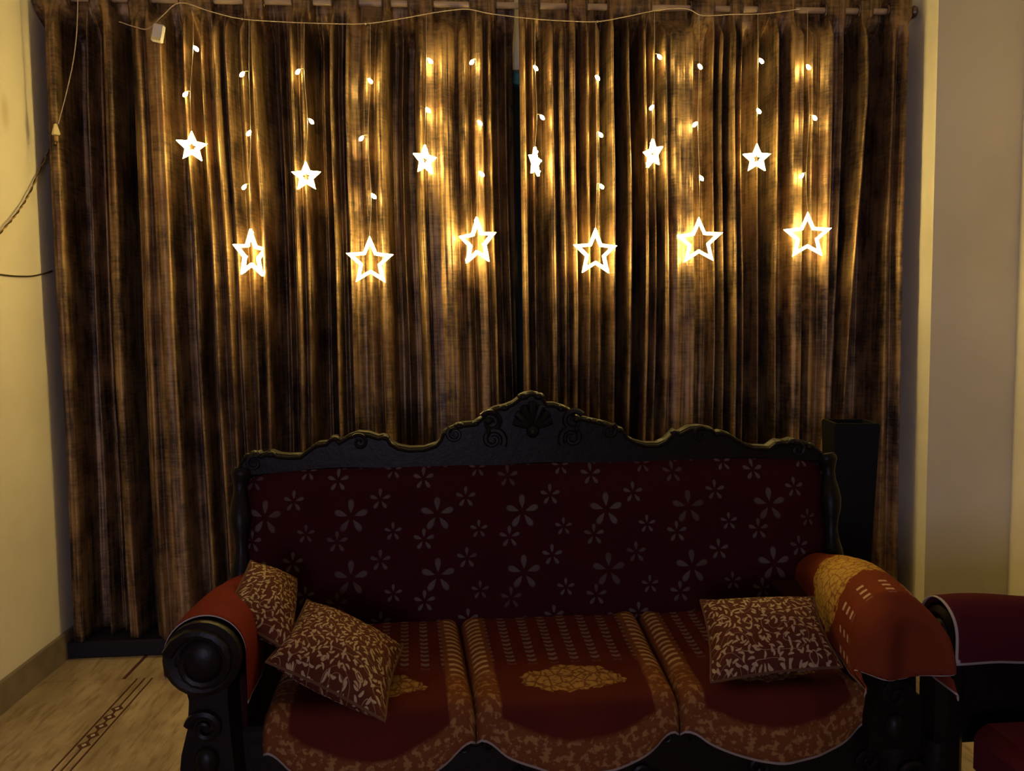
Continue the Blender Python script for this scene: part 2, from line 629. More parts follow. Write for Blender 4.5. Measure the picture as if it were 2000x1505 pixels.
# window wall with its opening
WX0, WX1, WZ0, WZ1 = -1.2, 1.5, .9, 2.45
b = MB()
b.box(((XL + WX0) / 2, YB + .05, ZC / 2), (WX0 - XL, .1, ZC))
b.box(((WX1 + XP) / 2, YB + .05, ZC / 2), (XP - WX1, .1, ZC))
b.box(((WX0 + WX1) / 2, YB + .05, WZ0 / 2), (WX1 - WX0, .1, WZ0))
b.box(((WX0 + WX1) / 2, YB + .05, (WZ1 + ZC) / 2), (WX1 - WX0, .1, ZC - WZ1))
struct('wall_back', b, M_WALL)
b = MB()
for z in (WZ0 + .025, WZ1 - .025):
    b.box(((WX0 + WX1) / 2, YB + .06, z), (WX1 - WX0, .05, .05), .004)
for k in range(4):
    b.box((WX0 + .025 + k * (WX1 - WX0 - .05) / 3, YB + .058, (WZ0 + WZ1) / 2), (.05, .045, WZ1 - WZ0 - .09), .004)
win = struct('window_1', b, M_TEAL)
for k in range(3):
    p = MB().box((WX0 + .025 + (k + .5) * (WX1 - WX0 - .05) / 3, YB + .075, (WZ0 + WZ1) / 2),
                 ((WX1 - WX0 - .05) / 3 - .04, .006, WZ1 - WZ0 - .08)).build('pane', M_GLASS, win)
struct('baseboard_left', MB().box((XL + .008, (YB + YH) / 2, .055), (.018, YB - YH, .11), .003), M_SKIRT)
struct('baseboard_right', MB().box((XR - .008, (YP + YF) / 2, .055), (.018, YP - YF, .11), .003), M_SKIRT)
struct('baseboard_pilaster', MB().box(((XP + XR) / 2, YP - .008, .055), (XR - XP, .018, .11), .003), M_SKIRT)

# floor: bed, cut marble slabs, inlaid dark strips with a chain of diamonds
fl = struct('floor', MB().box(((XH + XR) / 2, (YB + YF) / 2, -.056), (XR - XH + .4, YB - YF + .4, .1)), M_INLAY)
sx0 = -1.245
strips = [sx0, sx0 + .028, sx0 + .056]
S_W = .006
xs_l = [XL, sx0 - S_W]
yb = -.26                                    # border course along the window wall
def slab_piece(x0, x1, y0, y1, top=0.0, mat=M_FLOOR, name='marble_slab'):
    g = .0012
    return MB().box(((x0 + x1) / 2, (y0 + y1) / 2, top - .004), (x1 - x0 - g, y1 - y0 - g, .009), .0008).build(name, mat, fl)
ys = [yb, -.95, -1.75, -2.55, -3.35, -4.15, YF]
for i in range(len(ys) - 1):
    slab_piece(XL, strips[0], ys[i + 1], ys[i])
    if i > 1:
        for k in range(3):
            slab_piece(XL - (k + 1) * .98, XL - k * .98, ys[i + 1], ys[i])
    for k in range(4):
        w0 = strips[2] + S_W
        wd = (XR - w0) / 4
        slab_piece(w0 + k * wd, w0 + (k + 1) * wd, ys[i + 1], ys[i])
slab_piece(XL, -1.30, yb, YB)
slab_piece(-1.286, -.4, yb, YB)
slab_piece(-.4, .6, yb, YB)
slab_piece(.6, XP, yb, YB)
for k in range(2):
    slab_piece(strips[k] + S_W, strips[k + 1], -3.6, yb, -.0002, M_FLOOR, 'marble_fillet')
for k in range(3):
    slab_piece(strips[k], strips[k] + S_W, -3.6, yb, .0002, M_INLAY, 'inlay_strip')
slab_piece(-1.30, -1.286, yb, YB, .0002, M_INLAY, 'inlay_strip')
for k in range(5):
    yy = -.50 - k * .06
    b = MB()
    cxm = strips[1] + S_W / 2
    V = [(cxm - .022, yy, .0008), (cxm, yy - .026, .0008), (cxm + .022, yy, .0008), (cxm, yy + .026, .0008)]
    V += [(x, y, -.004) for x, y, z in V]
    b.add(V, [(0, 1, 2, 3), (0, 4, 5, 1), (1, 5, 6, 2), (2, 6, 7, 3), (3, 7, 4, 0)])
    b.build('diamond_inlay', M_INLAY, fl, sharp=20)
    b = MB()
    V = [(cxm - .008, yy, .0016), (cxm, yy - .010, .0016), (cxm + .008, yy, .0016), (cxm, yy + .010, .0016)]
    V += [(x, y, -.002) for x, y, z in V]
    b.add(V, [(0, 1, 2, 3), (0, 4, 5, 1), (1, 5, 6, 2), (2, 6, 7, 3), (3, 7, 4, 0)])
    b.build('diamond_centre', M_DIAM, fl, sharp=20)

# ------------------------------------------------------------------ curtains
# fold profile read along the curtain at px height 400: (px, 0 = deepest .. 1 = nearest)
PA = [(86, .3), (98, .15), (108, .35), (116, .72), (128, .8), (138, .82), (144, .2), (158, .15), (172, .3), (182, .52), (192, .28),
      (203, .44), (214, .2), (226, .72), (240, .8), (250, .15), (260, .02), (272, .0)]
PB = [(270, .55), (277, .66), (288, .78), (296, .97), (303, .74), (315, .84), (328, .95), (340, .95), (348, .4), (360, .34), (370, .5),
      (377, .4), (385, .95), (392, .3), (401, .42), (410, .55), (417, .97), (425, .62), (433, .66), (443, .93), (450, .55),
      (462, .8), (474, .52), (490, .74), (500, .5), (514, .9), (522, .4), (535, .2), (545, .3), (553, .5), (560, .35), (570, .46),
      (577, .55), (586, .95), (594, .62), (606, .9), (614, .3), (625, .05), (636, .38), (645, .08), (654, .45), (662, .95),
      (670, .5), (680, .62), (687, .50), (691, .92), (700, .72), (716, .66), (731, .84), (744, .62), (756, .97), (766, .72),
      (771, .1), (781, .02), (793, .32), (803, .04), (814, .05), (821, .6), (831, .95), (838, .68), (842, .82), (858, .80),
      (870, .96), (880, .84), (896, .66), (912, .86), (922, .58), (933, .85), (943, .94), (951, .6), (960, .9), (967, .2),
      (979, .12), (993, .38), (1002, .1), (1010, .05)]
PD = [(1016, .75), (1023, .95), (1032, .42), (1041, .78), (1050, .34), (1060, .5), (1067, .68), (1076, 1.0), (1085, .62), (1096, .9),
      (1105, .66), (1120, .96), (1128, .28), (1136, .62), (1146, .84), (1154, .5), (1165, .88), (1177, .4), (1193, .95), (1200, .3),
      (1210, .0), (1222, .9), (1229, .4), (1240, .22), (1246, .02), (1252, .97), (1261, .55), (1269, .85), (1280, .5),
      (1291, .97), (1298, .75), (1312, .97), (1324, .88), (1342, 1.0), (1352, .5), (1364, .44), (1379, .42), (1388, .72),
      (1396, .35), (1405, .75), (1414, .3), (1425, .97), (1431, .45), (1438, .85), (1446, .35), (1460, .3), (1476, .66),
      (1486, .4), (1495, .08), (1504, .9), (1513, .4), (1525, .55), (1536, .86), (1552, .88), (1559, .52), (1571, .86),
      (1590, .7), (1607, .97), (1615, .5), (1626, .58), (1636, .66), (1643, .1)]
PF = [(1640, .05), (1660, .0), (1665, .62), (1671, .85), (1679, .62), (1686, .02), (1703, .0), (1720, .02), (1729, .72), (1744, .6), (1756, .78),
      (1761, .35), (1765, .15)]
RODZ = at_y(880, 9, 0).z
RODSLOPE = 0
# px spans where the rod shows in front of the cloth
GAPS = [(142, 176), (222, 250), (300, 350), (420, 475), (520, 570), (613, 647), (703, 745), (765, 795), (848, 915), (970, 1005), (1055, 1105),
        (1147, 1183), (1272, 1345), (1395, 1422), (1450, 1476), (1550, 1607), (1650, 1672), (1702, 1728)]
GX = [(at_y(a, 10, 0).x, at_y(b, 10, 0).x) for a, b in GAPS]


def sm(t):
    t = max(0.0, min(1.0, t))
    return t * t * (3 - 2 * t)


def rod_y(x):
    """offset of the header tape: behind the rod inside the gaps, in front of it elsewhere"""
    v = -1.0
    for a, b in GX:
        k = sm((x - a + .012) / .014) * sm((b + .012 - x) / .014)
        v = max(v, -1 + 2 * k)
    return v * .030


def lean(x, z):
    """sideways drift of the folds going down (metres, at height z)"""
    d = 2.02 - z
    n = noise.noise(Vector((x * 1.7, z * .55, 3.1))) * .02 + noise.noise(Vector((x * 6, z * 1.1, 8.1))) * .006
    l = n * (1 + .4 * d)
    k = math.exp(-((x - 1.70) / .10) ** 2)
    l -= k * .055 * d
    k2 = math.exp(-((x + .95) / .25) ** 2)
    return l + k2 * .02 * d


def curtain(name, prof, x_end, label, seed, front=0.0):
    P = [(at_y(px, 400, 0).x, d) for px, d in prof]
    x0, x1 = P[0][0], P[-1][0]
    root = thing(name, ((x0 + x1) / 2, 0, 0), label, 'curtain', None)
    nx = int((x1 - x0) / .0026)
    H = 2.68
    zs = [0.072 + (H - .072) * j / 84 for j in range(85)]
    # base profile sampled once
    base = []
    j = 0
    for i in range(nx + 1):
        x = x0 + (x1 - x0) * i / nx
        while j < len(P) - 2 and x > P[j + 1][0]:
            j += 1
        t = (x - P[j][0]) / (P[j + 1][0] - P[j][0])
        s_ = .6 * sm(t) + .4 * t
        base.append((x, P[j][1] + (P[j + 1][1] - P[j][1]) * s_))
    b = MB()
    nn = nx + 1
    for z in zs:
        top = sm((z - (RODZ - .13)) / .10)
        d = 2.0 - z
        # the folds open and soften on the way down
        amp = 1 - .06 * max(0, d)
        for i, (x, q) in enumerate(base):
            e = min(1, (x - x0) / .03, (x1 - x) / .03)
            fine = noise.noise(Vector((x * 42 + seed, z * .9, 1.7))) * .008 + noise.noise(Vector((x * 115 + seed, z * 1.6, 5.7))) * .0035
            big = noise.noise(Vector((x * 7 + seed, z * .8, 9.2))) * (.007 + .010 * max(0, d))
            qq = q * .35 + sm(q) * .65
            y = -.070 + .240 * (1 - qq) ** 1.3 * amp + fine + big + front
            # soft hand crush marks
            y += noise.noise(Vector((x * 14, z * 7, seed))) * .0022
            y = max(-.086, min(.19, y))
            y = y * (1 - top) + (rod_y(x) + fine * .4 + front * .2) * top
            xx = x + lean(x, z) * (1 - top) * sm((2.62 - z) / .4) * (.25 + .75 * max(0, e))
            xx = max(XL + .006, min(XP - .006, xx))
            b.v.append(Vector((xx, y, z)))
    for j in range(len(zs) - 1):
        for i in range(nx):
            b.f.append((j * nn + i, j * nn + i + 1, (j + 1) * nn + i + 1, (j + 1) * nn + i))
    c = b.build('curtain_cloth', M_CURT, root, sharp=180)
    md = c.modifiers.new('thickness', 'SOLIDIFY')
    md.thickness = .0015
    md.offset = 0
    # eyelets where the header passes the rod
    first = None
    for a, b_ in GX:
        for xe in (a - .006, b_ + .006):
            if x0 + .01 < xe < x1 - .01:
                if first is None:
                    first = MB().torus((0, 0, 0), .024, .0045, 'x').build('eyelet', M_RING, root, org=(0, 0, 0))
                    first.location = Vector((xe, 0, RODZ)) - ORG[root.name]
                    me = first.data
                else:
                    inst(me, 'eyelet', root, (xe, 0, RODZ))
    return root


curtain('velvet_curtain', PA, 0, 'brown velvet curtain panel hanging next to the left wall', 1.0)
curtain('velvet_curtain', PB, 0, 'wide brown velvet curtain panel left of the centre slit, lit by hanging stars', 20.0)
curtain('velvet_curtain', PD, 0, 'wide brown velvet curtain panel right of the centre slit, lit by hanging stars', 43.0)
curtain('velvet_curtain', PF, 0, 'narrow dark velvet curtain panel beside the right-hand pilaster', 66.0)

# rod with finials and brackets
rd = thing('curtain_rod', (.18, 0, RODZ), 'tan curtain rod threaded through the eyelets of the velvet curtains', 'curtain rod')
MB().tube([(XL + .01, 0, RODZ), (1.925, 0, RODZ)], .0125, 16).build('rod', M_ROD, rd)
MB().lathe([(.004, -.012), (.014, -.010), (.022, -.002), (.026, .008), (.022, .018), (.010, .026), (.003, .028)],
           (1.925, 0, RODZ), 'x').build('finial', M_RING, rd)
for x in (-1.5, .235, 1.88):
    MB().box((x, .085, RODZ), (.014, .15, .018), .003).box((x, .152, RODZ), (.04, .012, .07), .003).build('bracket', M_RING, rd)

# ------------------------------------------------------------------ light string
YS = -.098
CABLE = [(232, 42), (262, 52), (290, 56), (318, 30), (352, 5), (410, 22), (473, 37), (560, 43), (640, 46), (714, 46), (780, 37), (840, 26), (880, 20), (915, 18),
         (960, 27), (1045, 37), (1110, 41), (1167, 42), (1220, 33), (1272, 22), (1310, 17), (1345, 18), (1372, 30), (1430, 28), (1485, 27), (1530, 22), (1562, 17)]
cp = [at_y(x, y, YS + .006) for x, y in CABLE]
ca = thing('light_string_cable', cp[0], 'thin pale cable swagged across the curtain tops, carrying the hanging stars', 'cable')


def smooth(pts, k=4):
    out = []
    n = len(pts)
    for i in range(n - 1):
        p0, p1, p2, p3 = pts[max(i - 1, 0)], pts[i], pts[i + 1], pts[min(i + 2, n - 1)]
        for q in range(k):
            t = q / k
            out.append(.5 * ((2 * p1) + (p2 - p0) * t + (2 * p0 - 5 * p1 + 4 * p2 - p3) * t * t + (3 * p1 - p0 - 3 * p2 + p3) * t ** 3))
    out.append(pts[-1])
    return out


MB().tube(smooth(cp), .0017, 6).build('cable', M_WIRE, ca)
for x, y in ((473, 37), (714, 46), (1167, 42)):
    MB().ball(at_y(x, y, YS + .006), .004, n=8, m=6).build('junction', M_WIRE, ca)
bx = at_y(309, 65, -.088)
rb = Matrix.Rotation(rad(12), 3, 'Y')
bo = MB().box(bx, (.042, .020, .066), .004, rb).build('battery_box', M_BOX, ca)
MB().box(bx + rb @ Vector((0, -.0105, -.024)), (.036, .003, .012), .001, rb).build('switch_strip', M_PLUG, bo)


def star_mesh(R, ri, hole, th):
    """hollow five-point frame: outer points at R, notches at R*ri, the opening a copy scaled by hole"""
    b = MB()
    P = []
    for k in range(10):
        r = R if k % 2 == 0 else R * ri
        a = pi / 2 + k * pi / 5
        P.append((r * cos(a), r * sin(a)))
    Q = []
    for k in range(10):
        r = (R * hole * 1.0) if k % 2 == 0 else R * ri * (hole + .02)
        a = pi / 2 + k * pi / 5
        Q.append((r * cos(a), r * sin(a)))
    h = th / 2
    V = []
    for (a, c), (d, e) in zip(P, Q):
        mx, mz = (a + d) / 2, (c + e) / 2
        V += [(a, 0, c), (a * .985, -h * .7, c * .985), (mx, -h, mz), (d, -h * .7, e), (d, h * .7, e), (mx, h, mz), (a * .985, h * .7, c * .985)]
    F_ = []
    for k in range(10):
        k2 = (k + 1) % 10
        for q in range(7):
            F_.append((k * 7 + q, k * 7 + (q + 1) % 7, k2 * 7 + (q + 1) % 7, k2 * 7 + q))
    b.add(V, F_)
    return b, [((a + d) / 2, (c + e) / 2) for (a, c), (d, e) in zip(P, Q)]


big_b, big_pts = star_mesh(.100, .46, .69, .016)
small_b, small_pts = star_mesh(.060, .46, .34, .016)
BEAD = MB().ball((0, 0, 0), .0048, n=10, m=7)
BULB = MB().lathe([(.0015, .012), (.0035, .010), (.0062, .004), (.0072, -.002), (.0058, -.008), (.002, -.012)], (0, 0, 0), 'z', 10)
CAPB = MB().lathe([(.002, .018), (.0036, .017), (.0036, .009), (.002, .008)], (0, 0, 0), 'z', 8)
cache = {}


def shared(key, mb, name, mat, parent, loc, rot=(0, 0, 0)):
    if key not in cache:
        o = mb.build(name, mat, parent, org=(0, 0, 0))
        cache[key] = o.data
        o.location = Vector(loc) - ORG[parent.name]
        o.rotation_euler = rot
        ORG[o.name] = Vector(loc)
        return o
    return inst(cache[key], name, parent, loc, rot)


# (big?, star px centre, yaw deg, cable px y, bulbs)
ST = [
    (0, (375, 284), 15, 12, [(383, 95), (362, 184)]),
    (1, (491, 492), 47, 37, [(473, 145), (486, 260), (477, 365)]),
    (0, (598, 342), -15, 44, [(582, 140), (608, 237)]),
    (1, (723, 506), 14, 46, [(723, 158), (706, 270), (730, 383)]),
    (0, (830, 310), 40, 28, [(840, 119), (836, 215)]),
    (1, (932, 468), -40, 22, [(922, 121), (937, 240), (941, 340)]),
    (0, (1045, 314), 68, 37, [(1046, 133), (1059, 229)]),
    (1, (1163, 489), 24, 42, [(1167, 152), (1173, 263), (1175, 364)]),
    (0, (1275, 298), -50, 22, [(1288, 111), (1273, 210)]),
    (1, (1365, 467), -10, 28, [(1367, 130), (1357, 243), (1370, 348)]),
    (0, (1478, 307), 18, 27, [(1487, 119), (1482, 217)]),
    (1, (1577, 457), 12, 17, [(1579, 131), (1591, 230), (1566, 343)]),
]
BL = ['leftmost of the six big hollow stars, turned half sideways on its wire',
      'big hollow star second from the left, hanging lowest of all',
      'big hollow star third from the left, just left of the curtain slit',
      'big hollow star fourth from the left, just right of the curtain slit',
      'big hollow star second from the right, tips spread wide on its wire',
      'rightmost big hollow star, its tip against a bright curtain fold']
SL = ['leftmost small lit star, below two tiny bulbs near the white battery box',
      'small lit star second from the left, lowest of the small stars',
      'small lit star third from the left, against a broad golden fold',
      'small lit star seen almost edge-on right of the curtain slit',
      'small lit star second from the right, turned partly sideways',
      'rightmost small lit star, between the last two big stars']
bi = si = 0
for big, (px, py), yaw, cy_, bulbs in ST:
    R = .100 if big else .060
    c = at_y(px, py, YS)
    c.z -= R * .095
    rt_ = thing('star_light', (c.x, YS, c.z), ('glowing warm ' + (BL[bi] if big else SL[si])), 'star light',
                'big hollow stars of the light string' if big else 'small stars of the light string')
    if big:
        bi += 1
    else:
        si += 1
    rz = rad(yaw) - math.atan((px - 890) / 1500)
    if big:
        st = shared('big', big_b, 'star_frame', M_STAR, rt_, c, (0, 0, rz))
    else:
        st = shared('small', small_b, 'star_frame', M_STAR, rt_, c, (0, 0, rz))
    pts = big_pts if big else small_pts
    for k, (a, e) in enumerate(pts):
        if not big and k % 2:
            continue
        if ('bead') not in cache:
            bo_ = BEAD.build('led_bead', M_BEAD, None, org=(0, 0, 0))
            cache['bead'] = bo_.data
        else:
            bo_ = bpy.data.objects.new('led_bead', cache['bead'])
            COL.objects.link(bo_)
        bo_.parent = st
        bo_.location = (a, -.0085, e)
    # wire from the cable to the star's top point, kinked at each bulb
    path = [at_y(px + (bulbs[0][0] - px) * .25, cy_, YS + .006)]
    for (qx, qy) in bulbs:
        wx = px + (qx - px) * .25
        pp = at_y(wx, qy, YS + .002)
        path.append(pp)
    path.append(c + Vector((0, 0, R * 1.0)))
    MB().tube(smooth(path, 5), .0008, 5).build('wire', M_WIRE, rt_)
    for k, (qx, qy) in enumerate(bulbs):
        bp = at_y(qx, qy, YS + random.uniform(-.006, .012))
        wp = path[k + 1]
        u = shared('bulb', BULB, 'bulb', M_BULB, rt_, bp, (0, rad(40 if qx < px else -40), 0))
        MB().tube([wp + Vector((0, 0, .012)), (wp + bp) / 2 + Vector((0, 0, .012)), bp + Vector((0, 0, .004))], .0011, 5).build('bulb_lead', M_WIRE, rt_)

# ------------------------------------------------------------------ cords by the left wall
p = [at_y(x, y, -.10) for x, y in ((152, 0), (150, 60), (143, 120), (130, 180), (114, 242))]
ug = thing('hanging_wire', p[0], 'thin pale supply wire hanging by the left wall down to a small plug joint', 'wire')
MB().tube(smooth(p), .0017, 6).build('wire', M_WIRE, ug)
q = at_y(109, 254, -.10)
q.x = max(q.x, XL + .03)
MB().lathe([(.003, .024), (.006, .022), (.016, -.012), (.015, -.018), (.004, -.020)], q, 'z', 4).build('plug_adaptor', M_PLUG, ug)
MB().lathe([(.004, 0), (.007, -.002), (.007, -.018), (.004, -.020)], q + Vector((0, 0, -.022)), 'z', 10).build('socket_joint', M_CORD, ug)
# twisted flex: two strands wound round each other, running along the left wall
pw = [q + Vector((0, 0, -.045))]
for x, y in ((92, 300), (60, 372), (34, 415), (0, 455), (-60, 520)):
    d = ray(x, y)
    t = (XL + .014 - CAM.x) / d.x
    pw.append(CAM + d * t)
pw = smooth(pw, 14)
tf = thing('twisted_flex', pw[0], 'twisted brown lamp flex sagging across the left wall from the plug joint', 'cord')
for ph in (0, pi):
    path = []
    for i, c in enumerate(pw):
        a = i * .9 + ph
        path.append(c + Vector((.003 * cos(a), .002 * sin(a), .003 * sin(a))))
    MB().tube(path, .0024, 6).build('strand', M_CORD if ph else M_DARKCORD, tf)
pw = []
for x, y in ((-80, 528), (-20, 534), (0, 536), (30, 539), (62, 539), (86, 534), (101, 529)):
    d = ray(x, y)
    t = (XL + .006 - CAM.x) / d.x
    pw.append(CAM + d * t)
tag(MB().tube(smooth(pw), .0032, 6).build('wall_cable', M_DARKCORD), 'dark thin cable running level along the left wall into the curtain', 'cable')

# ------------------------------------------------------------------ sofa
YK = -.87
sofa = thing('sofa', (.25, -1.25, 0), 'black carved wooden three-seat sofa with maroon flowered back, before the star-lit curtains', 'sofa')
CREST = [(470, 915), (474, 897), (482, 885), (492, 880), (500, 883), (506, 879), (512, 884), (530, 878), (545, 884), (568, 886), (590, 885), (606, 872), (622, 862), (640, 860), (648, 851), (657, 850), (664, 858),
         (682, 847), (700, 841), (722, 843), (740, 849), (748, 847), (757, 849), (764, 860), (778, 868), (800, 872), (828, 871), (852, 863),
         (862, 852), (866, 840), (880, 832), (900, 824), (925, 822), (940, 812), (952, 800), (966, 793), (985, 789), (1000, 783), (1012, 774),
         (1022, 766), (1038, 763), (1052, 766), (1060, 774), (1066, 785), (1080, 785), (1098, 790), (1112, 796), (1120, 806), (1132, 811),
         (1150, 815), (1168, 819), (1185, 823), (1200, 829), (1214, 834), (1222, 848), (1240, 858), (1258, 863), (1282, 863), (1298, 855),
         (1310, 842), (1316, 837), (1325, 841), (1345, 831), (1365, 829), (1385, 832), (1396, 842), (1404, 839), (1418, 842), (1430, 850), (1450, 862), (1468, 868),
         (1498, 869), (1508, 862), (1516, 857), (1530, 859), (1545, 854), (1562, 858), (1578, 862), (1592, 872), (1604, 884), (1611, 900), (1613, 912)]
top, bot = [], []
cr = [at_y(x, y, YK) for x, y in CREST]
x0, x1 = cr[0].x, cr[-1].x
for c_ in cr:
    t = (c_.x - x0) / (x1 - x0)
    zb = .886 + .008 * cos(2 * pi * 3 * (t - .5))
    top.append((c_.x, c_.z))
    bot.append((c_.x, min(zb, c_.z - .02)))
MB().slab(top, bot, YK - .022, YK + .025, .008).build('crest_rail', M_WOOD, sofa)
crest = bpy.data.objects['crest_rail']
# raised bead along the crest's edge
MB().tube([Vector((a, YK - .020, z - .010)) for a, z in top], .006, 6).build('edge_bead', M_WOOD, crest)


def spiral(cx_, cz_, r0, turns, a0, sgn, y, n=26):
    return [Vector((cx_ + sgn * r0 * (1 - .85 * i / n) * cos(a0 + turns * 2 * pi * i / n), y,
                    cz_ + r0 * (1 - .85 * i / n) * sin(a0 + turns * 2 * pi * i / n))) for i in range(n + 1)]


def carve(x, z, r, sgn, y=YK - .024, turns=1.4, a0=0.0, parent=None, name='scroll_carving'):
    n = 26
    return MB().tube(spiral(x, z, r, turns, a0, sgn, y), [.3 * r * (1 - .5 * i / n) for i in range(n + 1)], 7).build(name, M_WOOD, parent)


mid = at_y(1038, 800, YK)
for sg in (-1, 1):
    carve(mid.x + sg * .125, mid.z - .034, .034, sg, a0=.6, parent=crest)
    carve(mid.x + sg * .235, mid.z - .066, .024, -sg, a0=2.2, parent=crest)
    carve(mid.x + sg * .12, mid.z - .085, .036, -sg, a0=-.6, parent=crest)
    carve(mid.x + sg * .52, mid.z - .085, .024, sg, a0=.8, parent=crest)
    carve(mid.x + sg * .83, mid.z - .140, .024, -sg, a0=1.0, parent=crest)
    MB().ball((mid.x + sg * .133, YK - .034, mid.z - .028), .011).build('carved_bud', M_WOOD, crest)
    MB().ball((mid.x + sg * .133, YK - .034, mid.z - .060), .009, (.7, 1, 1.6)).build('carved_bud', M_WOOD, crest)
# shell fan in the middle
for k in range(7):
    a = rad(-66 + 22 * k)
    L = .085 - .012 * abs(k - 3) * .6
    p0 = Vector((mid.x, YK - .024, mid.z - .055))
    p1 = p0 + Vector((sin(a) * L, -.006, cos(a) * L))
    MB().tube([p0, (p0 + p1) / 2 + Vector((0, -.006, 0)), p1 * .96 + p0 * .04, p1], [.004, .011, .013, .005], 8).build('shell_rib', M_WOOD, crest)
MB().ball((mid.x, YK - .034, mid.z - .062), .020).build('shell_boss', M_WOOD, crest)
# leaves on the outer crest edge
for px, py, rr in ((1022, 771, .015), (1052, 771, .015), (985, 793, .014), (1096, 794, .014), (958, 801, .012), (1116, 802, .012), (897, 828, .014), (930, 824, .012), (1150, 818, .012),
                   (1170, 822, .012), (1208, 836, .012), (655, 854, .011), (752, 852, .011), (1317, 841, .011), (1402, 843, .011), (500, 884, .014), (486, 888, .013), (1520, 862, .012), (1548, 859, .015), (1580, 868, .015), (530, 884, .013)):
    c = at_y(px, py + 3, YK - .012)
    MB().ball(c, rr, (1.25, 1.3, .85), 10, 7).build('carved_leaf', M_WOOD, crest)

# upholstered back
BX0, BX1, BZ0, BZ1 = -.635, 1.135, .40, .915


def backfn(u, v):
    x = BX0 + (BX1 - BX0) * u
    z = BZ0 + (BZ1 - BZ0) * v
    puff = .055 * (1 - abs(2 * u - 1) ** 14) * (1 - abs(2 * v - 1) ** 6) ** .8
    y = -1.0 + .115 * v + .02 - puff
    y += noise.noise(Vector((x * 4, z * 5, 0))) * .006
    return (x, y, z)


b = MB().grid(backfn, 70, 26, lambda u, v: ((BX1 - BX0) * u + .190, (BZ1 - BZ0) * v - .193))
b.build('back_cushion', M_BACKF, sofa, sharp=180)
b = MB()
b.slab([(BX0 + .01, .88), (BX1 - .01, .88)], [(BX0 + .01, .30), (BX1 - .01, .30)], YK + .012, YK + .06, .005)
b.build('back_board', M_WOOD, sofa)
for sg, px in ((-1, BX0 - .012), (1, BX1 + .012)):
    pth = [(px, -.99, .40), (px + sg * .004, -.97, .50), (px - sg * .004, -.94, .62), (px, -.92, .74), (px + sg * .006, -.89, .85), (px, YK - .01, .905)]
    MB().tube(smooth([Vector(q) for q in pth]), [.026 + .007 * sin(i * 1.1) for i in range(21)], 10).build('back_post', M_WOOD, sofa)
    post = [o for o in sofa.children if o.name.startswith('back_post')][-1]
    for k in range(3):
        MB().ball((px, -.955 + .03 * k - .012, .52 + .13 * k), .020, (1, .9, 1.5), 10, 7).build('carved_leaf', M_WOOD, post)
    MB().tube([Vector((px, -1.0, .42)), Vector((px, -.95, 0.0))], [.028, .022], 8).build('leg', M_WOOD, sofa)

# seat block and front rail
SX0, SX1, SY0, SY1 = -.455, .955, -.99, -1.484
MB().box(((SX0 + SX1) / 2, (SY0 + SY1) / 2, .395), (SX1 - SX0, SY0 - SY1, .095), .02).build('seat', M_UNDER, sofa)
n = 61
top = [(-.60 + 1.68 * i / (n - 1), .428) for i in range(n)]
bot = []
for i in range(n):
    t = i / (n - 1)
    bot.append((top[i][0], .215 - .05 * abs(sin(t * pi * 3)) ** .7 + .01 * cos(t * pi * 12)))
rail = MB().slab(top, bot, -1.512, -1.485, .008).build('front_rail', M_WOOD, sofa)
for k, px in enumerate((.03, .49)):
    c = at_z(930 + k * 410, 1400, .44)
    carve(c.x - .03, .362, .017, -1, y=-1.518, parent=rail, a0=.5)
    carve(c.x + .03, .362, .017, 1, y=-1.518, parent=rail, a0=.5)
    MB().ball((c.x, -1.510, .372), .016, (1.3, .6, .8), 12, 8).build('carved_leaf', M_WOOD, rail)
for k in range(6):
    carve(-.40 + k * .27, .28, .03, (-1) ** k, y=-1.518, parent=rail, a0=1.0 * k)
for sg, xx in ((-1, -.565), (1, 1.0)):
    pth = [Vector((xx, -1.49, .36)), Vector((xx + sg * .02, -1.51, .28)), Vector((xx + sg * .015, -1.52, .18)),
           Vector((xx - sg * .005, -1.51, .09)), Vector((xx + sg * .01, -1.53, .03)), Vector((xx + sg * .012, -1.54, .0))]
    lg = MB().tube(smooth(pth), [.058, .058, .056, .054, .05, .046, .042, .038, .034, .031, .028, .026, .025, .026, .028, .031, .034, .036, .038, .036, .032][:21], 12).build('leg', M_WOOD, sofa)
    carve(xx + sg * .02, .27, .034, sg, y=-1.575, parent=lg, a0=.4)


# arms: a rolled rest swept from the back post to the front scroll
def arm_line(side, t):
    """centre of the rolled rest and its radius; t 0 at the back .. 1 at the front"""
    if side < 0:
        x = -.590 + .040 * t
        z = .565 + .055 * t + .012 * sin(t * pi)
    else:
        x = 1.060 - .088 * t ** 1.3
        z = .560 + .045 * t + .02 * sin(t * pi)
    y = -1.0 - .56 * t
    r = .060 + .022 * sm(t * 1.2) if side < 0 else .062 + .030 * sm(t * 1.4)
    return x, y, z, r


